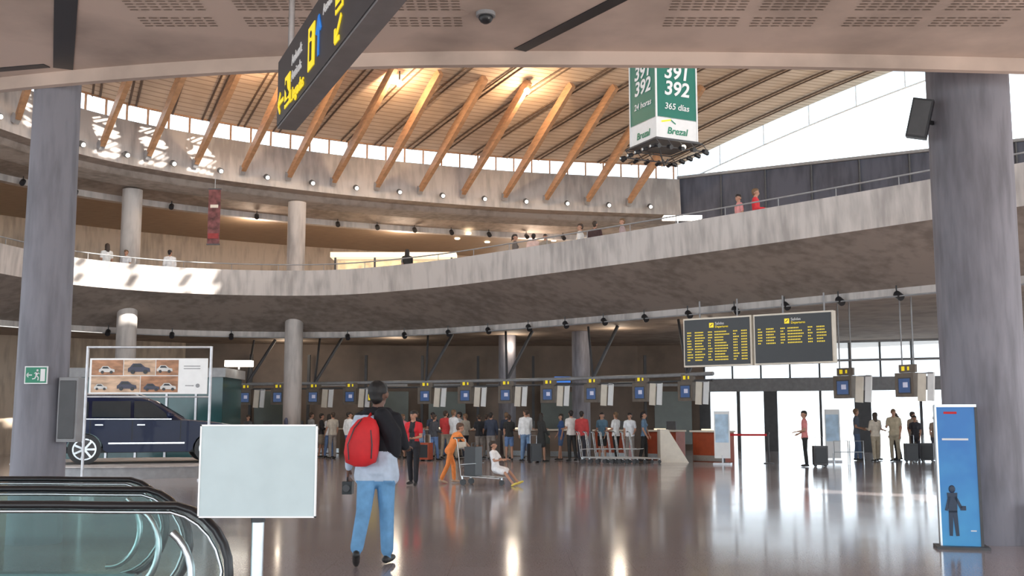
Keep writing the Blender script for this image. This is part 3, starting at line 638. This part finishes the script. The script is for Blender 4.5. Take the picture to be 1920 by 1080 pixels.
mb=MB(); mb.box((1.9,40.3,2.92),(.6,.1,.22),mat('lit_blue_sign',(.03,.15,.5),.3,em=(.05,.25,.9),es=.6)); mb.finish('lit_airline_sign')
mb=MB()
for P_,o,z,st in((B,2.9,4.78,4),(RG,2.6,9.95,8)):
    for p in offs(P_,o,z)[4::st]: mb.cyl((p[0],p[1],z+.02),(p[0]+.05,p[1]-.2,z-.1),.1,M['black'],seg=10); mb.beam((p[0],p[1],z),(p[0],p[1],z+.25),.03,.03,M['black'])
mb.tube(offs(B,2.75,4.72),.02,M['grey'],6)
mb.finish('track_spotlights')
mb=MB(); mb.box((-11.35,40.0,9.1),(.46,.03,2.1),mat('banner_dark_red',(.17,.06,.06),.7,var=.7,scale=3.5)); mb.box((-11.35,40.0,10.17),(.5,.05,.05),M['dgrey']); mb.box((-11.35,40.0,8.03),(.5,.05,.05),M['dgrey']); mb.box((-11.35,39.98,8.35),(.4,.02,.2),mat('banner_red_patch',(.3,.04,.04),.7)); mb.box((-11.35,39.98,9.5),(.3,.02,.12),M['cream']); mb.cyl((-11.35,40,10.17),(-11.35,40,10.6),.01,M['steel'],seg=6); mb.finish('hanging_banner')
mb=MB(); mb.box((-5.1,46,7.4),(5.2,.3,2.3),M['cream']); mb.box((-5.1,45.7,8.45),(5.4,.9,.22),M['lit']); mb.box((-5.1,45.82,7.9),(4.9,.06,.7),mat('bar_backlit',(.8,.6,.4),.5,em=(1,.75,.4),es=.5,var=.5,scale=3))
for x in(-7.6,-5.9,-4.3,-2.6): mb.box((x,45.4,7.3),(.08,.08,2.2),M['dgrey'])
mb.finish('bar_kiosk')
mb=MB(); mb.box((3.0,44.3,7.6),(.6,.6,2.8),M['cream']); mb.finish('gallery_pillar')
mb=MB(); mb.box((7.2,44.5,9.9),(1.6,.6,.12),M['lampW']); mb.finish('fluorescent_fixture')
mb=MB()
for x,y in((-2,48.5),(0,49.5),(-1.2,51),(2,50.5),(-2.6,50),(3.8,51)): mb.cyl((x,y,9.97),(x,y,9.93),.12,M['lamp'],seg=12)
mb.finish('recessed_downlights')
# ------------------------------------------------------------------ car on turntable
def car():
    e=bpy.data.objects.new('car',None); S.collection.objects.link(e)
    th=R_(22); e.rotation_euler=(0,0,th); e.location=(-10.9-math.cos(th)*.95,27.3-math.sin(th)*.95,.3); e.scale=(1.07,1,1.02)
    paint=mat('car_paint_navy',(.006,.012,.045),.3,0,coat=.14,var=.05,spec=.25); gl=mat('car_glass_dark',(.03,.038,.045),.12,var=.05,spec=.35); chrome=mat('car_chrome',(.7,.71,.73),.25,1); hl=mat('headlamp_glass',(.7,.75,.8),.05)
    W=1.92
    def arch(cx,r=.44,n=10): return [(cx+r*math.cos(math.pi*i/n),.36+ r*math.sin(math.pi*i/n)) for i in range(n+1)]
    prof=[(0.02,.42),(-.02,.60),(.0,.80),(.03,1.0),(.10,1.12),(.9,1.14),(2.2,1.13),(3.25,1.12),(3.9,1.06),(4.35,.98),(4.6,.86),(4.70,.70),(4.72,.50),(4.62,.34)]
    prof+= [(4.28,.30)]+arch(3.84,.42)+[(3.35,.30),(1.45,.30)]+arch(.95,.42)+[(.45,.34)]
    mb=MB(); n=len(prof); V=[]
    for y,k in((0,.0),(.10,1),(W-.10,1),(W,0)):
        for x,z in prof:
            V.append((x+(.05 if x<.3 else -.12 if x>4.5 else 0)*(0 if k else 1),y,z-(.03 if (z>1.0 and not k) else 0)))
    F=[(j*n+i,j*n+(i+1)%n,(j+1)*n+(i+1)%n,(j+1)*n+i) for j in range(3) for i in range(n)]
    mb.add(V,F,paint,True); mb.add(V,[tuple(range(n))[::-1],tuple(range(3*n,4*n))],paint)
    def ring(x0,x1,z,i): return [(x0,i,z),(x0+.12,i-.04,z) ,(x1-.2,i,z),(x1,i+.18,z),(x1,W-i-.18,z),(x1-.2,W-i,z),(x0+.12,W-i+.04,z),(x0,W-i,z)]
    rr=[ring(.08,3.30,1.10,.05),ring(.2,2.98,1.30,.10),ring(.42,2.58,1.58,.20),ring(.60,2.32,1.68,.27),ring(.8,2.1,1.73,.40)]
    V=[p for r in rr for p in r]; F=[(j*8+i,j*8+(i+1)%8,(j+1)*8+(i+1)%8,(j+1)*8+i) for j in range(4) for i in range(8)]
    mb.add(V,F,paint,True); mb.add(V,[tuple(range(32,40))],paint,True)
    def side(x,z,sgn):
        i=np.interp(z,[1.10,1.30,1.58,1.68],[.05,.10,.20,.27])-.052; return (x,i if sgn<0 else W-i,z)
    for sg in(-1,1):
        d=1 if sg<0 else -1
        for q in(((.42,1.17),(1.0,1.17),(1.0,1.56),(.62,1.54)),((1.08,1.17),(1.95,1.16),(1.95,1.58),(1.08,1.57)),((2.03,1.16),(2.9,1.16),(2.5,1.50),(2.35,1.57),(2.03,1.58))):
            mb.add([side(x,z,sg) for x,z in q],[tuple(range(len(q)))],gl)
        y=-.012 if sg<0 else W+.012
        mb.box((2.35,y,.52),(1.75,.03,.04),chrome); mb.box((1.6,y+.012*d,1.125),(2.6,.02,.025),chrome)
        for x in(1.05,2.0,3.12): mb.box((x,y+.008*d,.83),(.012,.012,.52),M['black'])
        for x in(1.25,2.2): mb.box((x,y,.98),(.18,.03,.03),chrome)
        mb.ell((2.86,y-.1*d,1.22),(.09,.13,.08),paint)
        yy=.24 if sg<0 else W-.24; mb.tube([(.6,yy,1.66),(.8,yy,1.76),(2.1,yy,1.77),(2.35,yy,1.68)],.018,chrome)
        for cx in(.95,3.84):
            y0=.02 if sg<0 else W-.02; dy=.24*d
            mb.cyl((cx,y0,.375),(cx,y0+dy,.375),.375,M['rubber'],seg=36); mb.cyl((cx,y0+.005*d,.375),(cx,y0-.02*d,.375),.27,chrome,seg=30)
            mb.cyl((cx,y0-.021*d,.375),(cx,y0-.024*d,.375),.235,M['dgrey'],seg=30)
            for k in range(7):
                a=2*math.pi*k/7; yv=y0-.032*d; mb.beam((cx,yv,.375),(cx+.25*math.cos(a),yv,.375+.25*math.sin(a)),.02,.05,chrome)
            mb.cyl((cx,y0-.02*d,.375),(cx,y0-.05*d,.375),.055,chrome)
        mb.box((4.5,.2 if sg<0 else W-.2,.84),(.28,.34,.14),hl)
        mb.box((.02,.18 if sg<0 else W-.18,.98),(.08,.28,.18),M['red'])
    mb.box((4.70,W/2,.74),(.06,1.0,.18),M['black']); mb.box((0.0,W/2,.78),(.03,.5,.12),M['white']); mb.box((2.35,W/2,.34),(4.3,1.5,.12),M['black'])
    mb.add([(3.24,.28,1.16),(3.24,W-.28,1.16),(2.66,W-.36,1.54),(2.66,.36,1.54)],[(0,1,2,3)],gl)
    mb.finish('body',parent=e,recalc=True)
car()
mb=MB(); mb.cyl((-10.1,29.4,0),(-10.1,29.4,.27),3.2,M['grey'],seg=72); mb.cyl((-10.1,29.4,.27),(-10.1,29.4,.30),3.25,M['conc'],seg=72); mb.finish('car_turntable')
e=bpy.data.objects.new('advertising_banner_frame',None); S.collection.objects.link(e); e.location=(-8.8,25.9,0)
mb=MB()
for x in(-1.5,1.5): mb.cyl((x,0,0.02),(x,0,3.2),.035,M['alu']); mb.box((x,0,.02),(.3,.6,.04),M['alu'])
mb.cyl((-1.5,0,3.18),(1.5,0,3.18),.03,M['alu']); mb.cyl((-1.5,0,1.98),(1.5,0,1.98),.02,M['alu'])
mb.box((0,0,2.48),(2.86,.03,.86),M['white'])
random.seed(5); tan=mat('print_desert',(.36,.18,.10),.6,var=.5,scale=3,stretch=(1,1,3)); tan2=mat('print_sand',(.52,.35,.24),.6,var=.35,scale=3,stretch=(1,1,4)); dk=mat('print_dark_car',(.05,.05,.08),.5); pw=mat('print_pale_car',(.6,.58,.56),.5)
def pcar(x,z,s,c):
    y=-.026; mb.add([(x+px*s,y,z+pz*s) for px,pz in((0,.06),(0,.16),(.06,.2),(.14,.3),(.36,.3),(.48,.2),(.62,.17),(.64,.06))],[tuple(range(8))],c)
    mb.add([(x+px*s,y-.003,z+pz*s) for px,pz in((.12,.2),(.17,.275),(.34,.275),(.42,.2))],[(0,1,2,3)],M['black'])
    for q in(.14,.5): mb.cyl((x+q*s,y,z+.06*s),(x+q*s,y-.008,z+.06*s),.06*s,M['black'],seg=14)
for x0,x1,z0,z1,bgm,cs in((-1.38,-.62,2.5,2.87,tan,[(-1.2,2.54,.6,pw)]),(-.60,.16,2.5,2.87,tan2,[(-.5,2.53,.85,dk)]),(.18,.72,2.5,2.87,tan,[(.2,2.56,.6,pw)]),(-1.38,-.20,2.09,2.48,tan2,[(-1.3,2.14,.5,pw),(-.75,2.13,.75,dk)]),(-.18,.72,2.09,2.48,tan,[(-.1,2.12,.6,dk),(.3,2.13,.6,pw)])):
    mb.box(((x0+x1)/2,-.018,(z0+z1)/2),(x1-x0,.006,z1-z0),bgm)
    for c_ in cs: pcar(*c_)
for z in(2.72,2.66): mb.box((1.05,-.018,z),(.4,.004,.02),M['grey'])
mb.cyl((1.2,-.016,2.25),(1.2,-.02,2.25),.05,M['grey']); mb.box((1.0,-.018,2.25),(.2,.004,.02),M['grey'])
mb.finish('frame',parent=e)
mb=MB(); mb.box((-12.2,36,1.4),(5.6,2.4,2.8),M['teal'])
for x in np.arange(-15,-9.3,.95): mb.box((x,34.78,1.45),(.07,.06,2.9),M['alu'])
mb.box((-12.2,36,2.95),(5.8,2.6,.3),M['grey']); mb.box((-12.2,34.75,1.1),(5.6,.05,.06),M['alu'])
mb.finish('glazed_booth')
mb=MB(); mb.box((-9.2,36,3.3),(.9,.3,.2),M['lampW']); mb.cyl((-9.2,36,3.1),(-9.2,36,3.3),.03,M['alu']); mb.finish('booth_light')
mb=MB(); mb.cyl((-18.2,37.5,.5),(-18.2,37.5,1.0),.09,M['red']); mb.cyl((-18.2,37.5,1.0),(-18.2,37.5,1.08),.04,M['black']); mb.box((-18.2,37.7,.75),(.3,.1,1.5),M['white']); mb.finish('fire_extinguisher_stand')
# ------------------------------------------------------------------ escalator balustrades
e=bpy.data.objects.new('escalator',None); S.collection.objects.link(e)
mb=MB()
for x1,y in((-1.50,5.8),(-2.10,7.1),(-2.62,8.25)):
    r=.36; cz=.635; path=[(-9,y,cz+r),(x1-r-.55,y,cz+r),(x1-r-.35,y,cz+r*.99)]
    for k in range(13):
        a=R_(80-k*13.5); path.append((x1-r*.95+r*.95*math.cos(a),y,cz+r*math.sin(a)))
    mb.tube(path,.022,M['rubber'],10,ry=.042)
    inner=[(p[0]-(.04 if p[0]>x1-.4 else 0),y,p[2]-.034 if p[2]>cz else p[2]+.02) for p in path]; mb.tube(inner,.010,M['steel'],8)
    in2=[(x1-.42+ .22*math.cos(R_(60-k*12)),y,cz-.02+.27*math.sin(R_(60-k*12))) for k in range(14)]; mb.tube(in2,.022,M['steel'],8,ry=.03)
    pl=[(p[0]-.03,y,min(p[2],cz+r-.03)) for p in path]; pl+=[(x1-.5,y,.28),(-9,y,.28)]
    mb.add(pl,[tuple(range(len(pl)))],M['glass'])
    mb.box(((-9+x1-.2)/2,y,.15),(9+x1-.2,.16,.30),M['steel'])
mb.box((-5.8,6.45,.02),(6.6,1.0,.04),M['dgrey']); mb.box((-6.0,7.68,.02),(6.2,.9,.04),M['dgrey'])
mb.finish('balustrades',parent=e,recalc=False)
mb2=MB(); mb2.box((0,0,1.183),(.605,.016,.468),mat('whiteboard_surface',(.46,.54,.555),.5,var=.04,spec=.2))
for x in(-.30,.30): mb2.box((x,-.002,1.183),(.008,.022,.475),M['white'])
for z in(.949,1.417): mb2.box((0,-.002,z),(.608,.022,.008),M['white'])
mb2.cyl((-.0,.03,.03),(-.0,.03,1.3),.032,M['steel'],seg=24); mb2.cyl((0,.03,0),(0,.03,.03),.22,M['steel'],seg=32); mb2.cyl((0,.03,.92),(0,.03,.945),.036,M['black'],seg=20)
mb2.finish('notice_board_stand',(-1.315,5.6,0))
# ------------------------------------------------------------------ blue kiosk
def bluegrad():
    m,t,b=nt('poster_blue_print'); N=t.nodes;L=t.links; tc=N.new('ShaderNodeTexCoord'); s=N.new('ShaderNodeSeparateXYZ'); cr=N.new('ShaderNodeValToRGB'); nz=N.new('ShaderNodeTexNoise'); nz.inputs['Scale'].default_value=3
    ad=N.new('ShaderNodeMath'); ad.operation='MULTIPLY_ADD'; ad.inputs[1].default_value=.45
    L.new(tc.outputs['Object'],s.inputs[0]); L.new(tc.outputs['Object'],nz.inputs['Vector']); L.new(s.outputs[2],ad.inputs[0]); L.new(nz.outputs['Fac'],ad.inputs[2])
    mm=N.new('ShaderNodeMath'); mm.operation='MULTIPLY'; mm.inputs[1].default_value=.8; L.new(ad.outputs[0],mm.inputs[0]); L.new(mm.outputs[0],cr.inputs['Fac'])
    e=cr.color_ramp.elements; e[0].position=.3; e[0].color=(.05,.29,.55,1); e[1].position=.9; e[1].color=(.01,.14,.42,1); L.new(cr.outputs['Color'],b.inputs['Base Color']); b.inputs['Roughness'].default_value=.3
    L.new(cr.outputs['Color'],b.inputs['Emission Color']); b.inputs['Emission Strength'].default_value=.2
    return m
mb=MB(); bg=bluegrad(); mb.box((0,0,.80),(.41,.10,1.57),bg); mb.box((.215,.02,.81),(.03,.16,1.60),M['dgrey']); mb.box((-.215,.02,.81),(.02,.14,1.60),M['steel']); mb.box((0,0,.015),(.56,.36,.03),M['dgrey']); mb.box((0,0,1.60),(.44,.14,.03),M['steel'])
y=-.056; dk=mat('print_silhouette',(.01,.025,.06),.4)
mb.ell((-.08,y,.66),(.035,.006,.045),dk,12,8); mb.beam((-.08,y,.62),(-.08,y,.40),.006,.11,dk,.006,.09); mb.beam((-.10,y,.42),(-.11,y,.14),.006,.05,dk,.006,.035); mb.beam((-.06,y,.42),(-.04,y,.14),.006,.05,dk,.006,.035); mb.beam((-.05,y,.58),(.01,y,.45),.006,.03,dk); mb.beam((-.11,y,.58),(-.15,y,.42),.006,.03,dk); mb.box((.03,y,.45),(.06,.006,.05),dk)
mb.box((-.02,y,1.22),(.28,.004,.022),M['white']) ; mb.box((.13,y,.2),(.06,.004,.012),M['white']); mb.box((-.06,y,1.52),(.14,.004,.025),M['red'])
mb.finish('information_kiosk',(5.08,12.32,0),rz=R_(-14))
# ------------------------------------------------------------------ trolleys, stanchions, stands
def trolley(mb,ox=0):
    s=M['steel']
    for y in(-.24,.24):
        mb.tube([(ox-.45,y,.16),(ox+.45,y,.20),(ox+.55,y,1.0),(ox+.62,y,1.03)],.016,s,6); mb.tube([(ox+.47,y,.45),(ox+.1,y,.48)],.010,s,6)
        mb.cyl((ox+.4,y-.02,.07),(ox+.4,y+.02,.07),.07,M['black'],seg=14)
        mb.beam((ox+.4,y,.07),(ox+.42,y,.2),.03,.03,s)
    mb.cyl((ox-.42,-.02,.06),(ox-.42,.02,.06),.06,M['black'],seg=14); mb.beam((ox-.42,0,.06),(ox-.42,0,.17),.03,.03,s)
    mb.tube([(ox+.62,-.26,1.03),(ox+.62,.26,1.03)],.02,M['dgrey'],8)
    for x in(-.42,-.2,0,.2,.42): mb.tube([(ox+x,-.24,.17+.02*(x+.4)),(ox+x,.24,.17+.02*(x+.4))],.010,s,6)
    for z in(.4,.6,.8): mb.tube([(ox+.48+.07*(z-.3),-.24,z),(ox+.48+.07*(z-.3),.24,z)],.009,s,6)
    mb.box((ox+.54,0,.86),(.02,.44,.16),M['cream'])
for i in range(8):
    mb=MB(); trolley(mb); mb.finish('luggage_trolley',(2.75+i*.24,35.6-.01*i,0),rz=R_(-10+180))
mb=MB(); trolley(mb); mb.finish('luggage_trolley',(-.62,23.9,0),rz=R_(160))
mb=MB(); mb.box((0,0,.32),(.26,.42,.64),M['black']); mb.tube([(-.0,-.1,.64),(0,-.1,.72),(0,.1,.72),(0,.1,.64)],.012,M['dgrey']); mb.box((0,-.215,.32),(.2,.02,.5),M['dgrey']); mb.finish('suitcase',(-.86,23.98,.2),rz=R_(160),bevel=.03)
random.seed(9)
for x,y,c in((9.45,33.1,'dgrey'),(13.5,36.5,'black'),(14.2,36.9,'dgrey'),(.75,36.2,'black'),(-3.0,37.6,'redlam'),(-5.1,38.4,'dgrey')):
    mb=MB(); mb.box((0,0,.34),(.42,.26,.58),M[c]); mb.box((0,-.135,.34),(.34,.02,.44),M['black']); mb.tube([(-.12,.08,.62),(-.12,.08,.9),(.12,.08,.9),(.12,.08,.62)],.01,M['steel'],6)
    for a in(-.15,.15): mb.cyl((a,-.1,.03),(a,.1,.03),.03,M['black'],seg=10)
    mb.finish('suitcase',(x,y,0),rz=random.uniform(-.6,.6),bevel=.02)
for x,y in((7.0,35.6),(8.4,35.3)):
    m2=MB(); m2.cyl((0,0,0),(0,0,.03),.17,M['dgrey'],seg=24); m2.cyl((0,0,.03),(0,0,.95),.03,M['dgrey']); m2.cyl((0,0,.95),(0,0,1.02),.045,M['black']); m2.finish('queue_stanchion',(x,y,0))
mb=MB(); mb.box((7.7,35.45,.93),(1.34,.012,.07),M['red'],rz=math.atan2(-.3,1.4)); mb.finish('barrier_belt')
for x,y,h in((6.75,34.6,1.75),(10.9,36.6,1.9)):
    mb=MB(); mb.box((0,0,.95),(.5,.05,h-.25),M['white']); mb.box((0,-.03,1.15),(.42,.01,.9),mat('poster_pale_blue_%d'%int(x),(.45,.6,.75),.5,var=.3,scale=3)); mb.box((0,0,.03),(.55,.4,.06),M['alu']); mb.cyl((0,.0,.05),(0,.0,.3),.03,M['alu']); mb.finish('poster_stand',(x,y,0),rz=R_(-20))
mb=MB(); mb.add([(5.0,36.3,0),(5.9,36.0,0),(5.9,36.8,0),(5.0,37.1,0),(5.0,36.3,1.1),(5.25,36.2,1.1),(5.25,37.0,1.1),(5.0,37.1,1.1)],[(0,1,5,4),(1,2,6,5),(2,3,7,6),(3,0,4,7),(4,5,6,7),(3,2,1,0)],M['cream']); mb.finish('baggage_chute_panel')
mb=MB()
for x in(0,.5): mb.tube([(x,0,0),(x,0,.75),(x+.45,0,.75),(x+.45,0,0)],.02,M['steel'],6)
mb.tube([(0,0,.4),(.95,0,.4)],.015,M['steel'],6); mb.finish('steel_barrier',(10.3,34.5,0))

# ------------------------------------------------------------------ lamps
def pt(name,loc,pw,col=(1,.72,.45),r=.12,sf=1):
    l=bpy.data.lights.new(name,'POINT'); l.energy=pw; l.color=col; l.shadow_soft_size=r; l.specular_factor=sf; o=bpy.data.objects.new(name,l); S.collection.objects.link(o); o.location=loc
for x,y in((-4.3,39.5),(.6,41.2),(-8.6,36.8)):  # last lamp hangs out of view, added for more warm roof light
    z=roofz(x,y)-.5; mb=MB(); mb.ell((x,y,z),.13,M['lamp']); mb.cyl((x,y,z+.1),(x,y,z+.49),.03,M['dgrey']); mb.finish('pendant_roof_lamp'); pt('roof_lamp_light',(x,y,z-.25),330,sf=.4)
for x,y in((-11,45),(-5,48),(1,49.5)): pt('gallery_fill_light',(x,y,9.4),150,(1,.8,.62),.3,.4)  # added ambient fill under the gallery ceiling, not tied to fixtures
for x,y in((-10,47.5),(-5,46),(0,44),(4,41),(7,38)): pt('checkin_fill_light',(x,y,4.4),50,(1,.84,.66),.3,.12)  # added warm fill above the counters, no lamp bodies here
sl=bpy.data.lights.new('sun','SUN'); sl.energy=14; sl.angle=.009; sl.color=(1,.95,.86); so=bpy.data.objects.new('sun',sl); S.collection.objects.link(so); so.rotation_euler=sun.to_track_quat('Z','Y').to_euler()
wd=bpy.data.worlds.new('world'); S.world=wd; wd.use_nodes=True; bg=wd.node_tree.nodes['Background']; bg.inputs[0].default_value=(.84,.93,1,1); bg.inputs[1].default_value=3.5
cam=bpy.data.cameras.new('camera'); cam.lens=37.5; cam.sensor_width=36; co=bpy.data.objects.new('camera',cam); S.collection.objects.link(co); co.location=(0,0,1.45); co.rotation_euler=(R_(97),0,0); S.camera=co; cam.clip_end=500
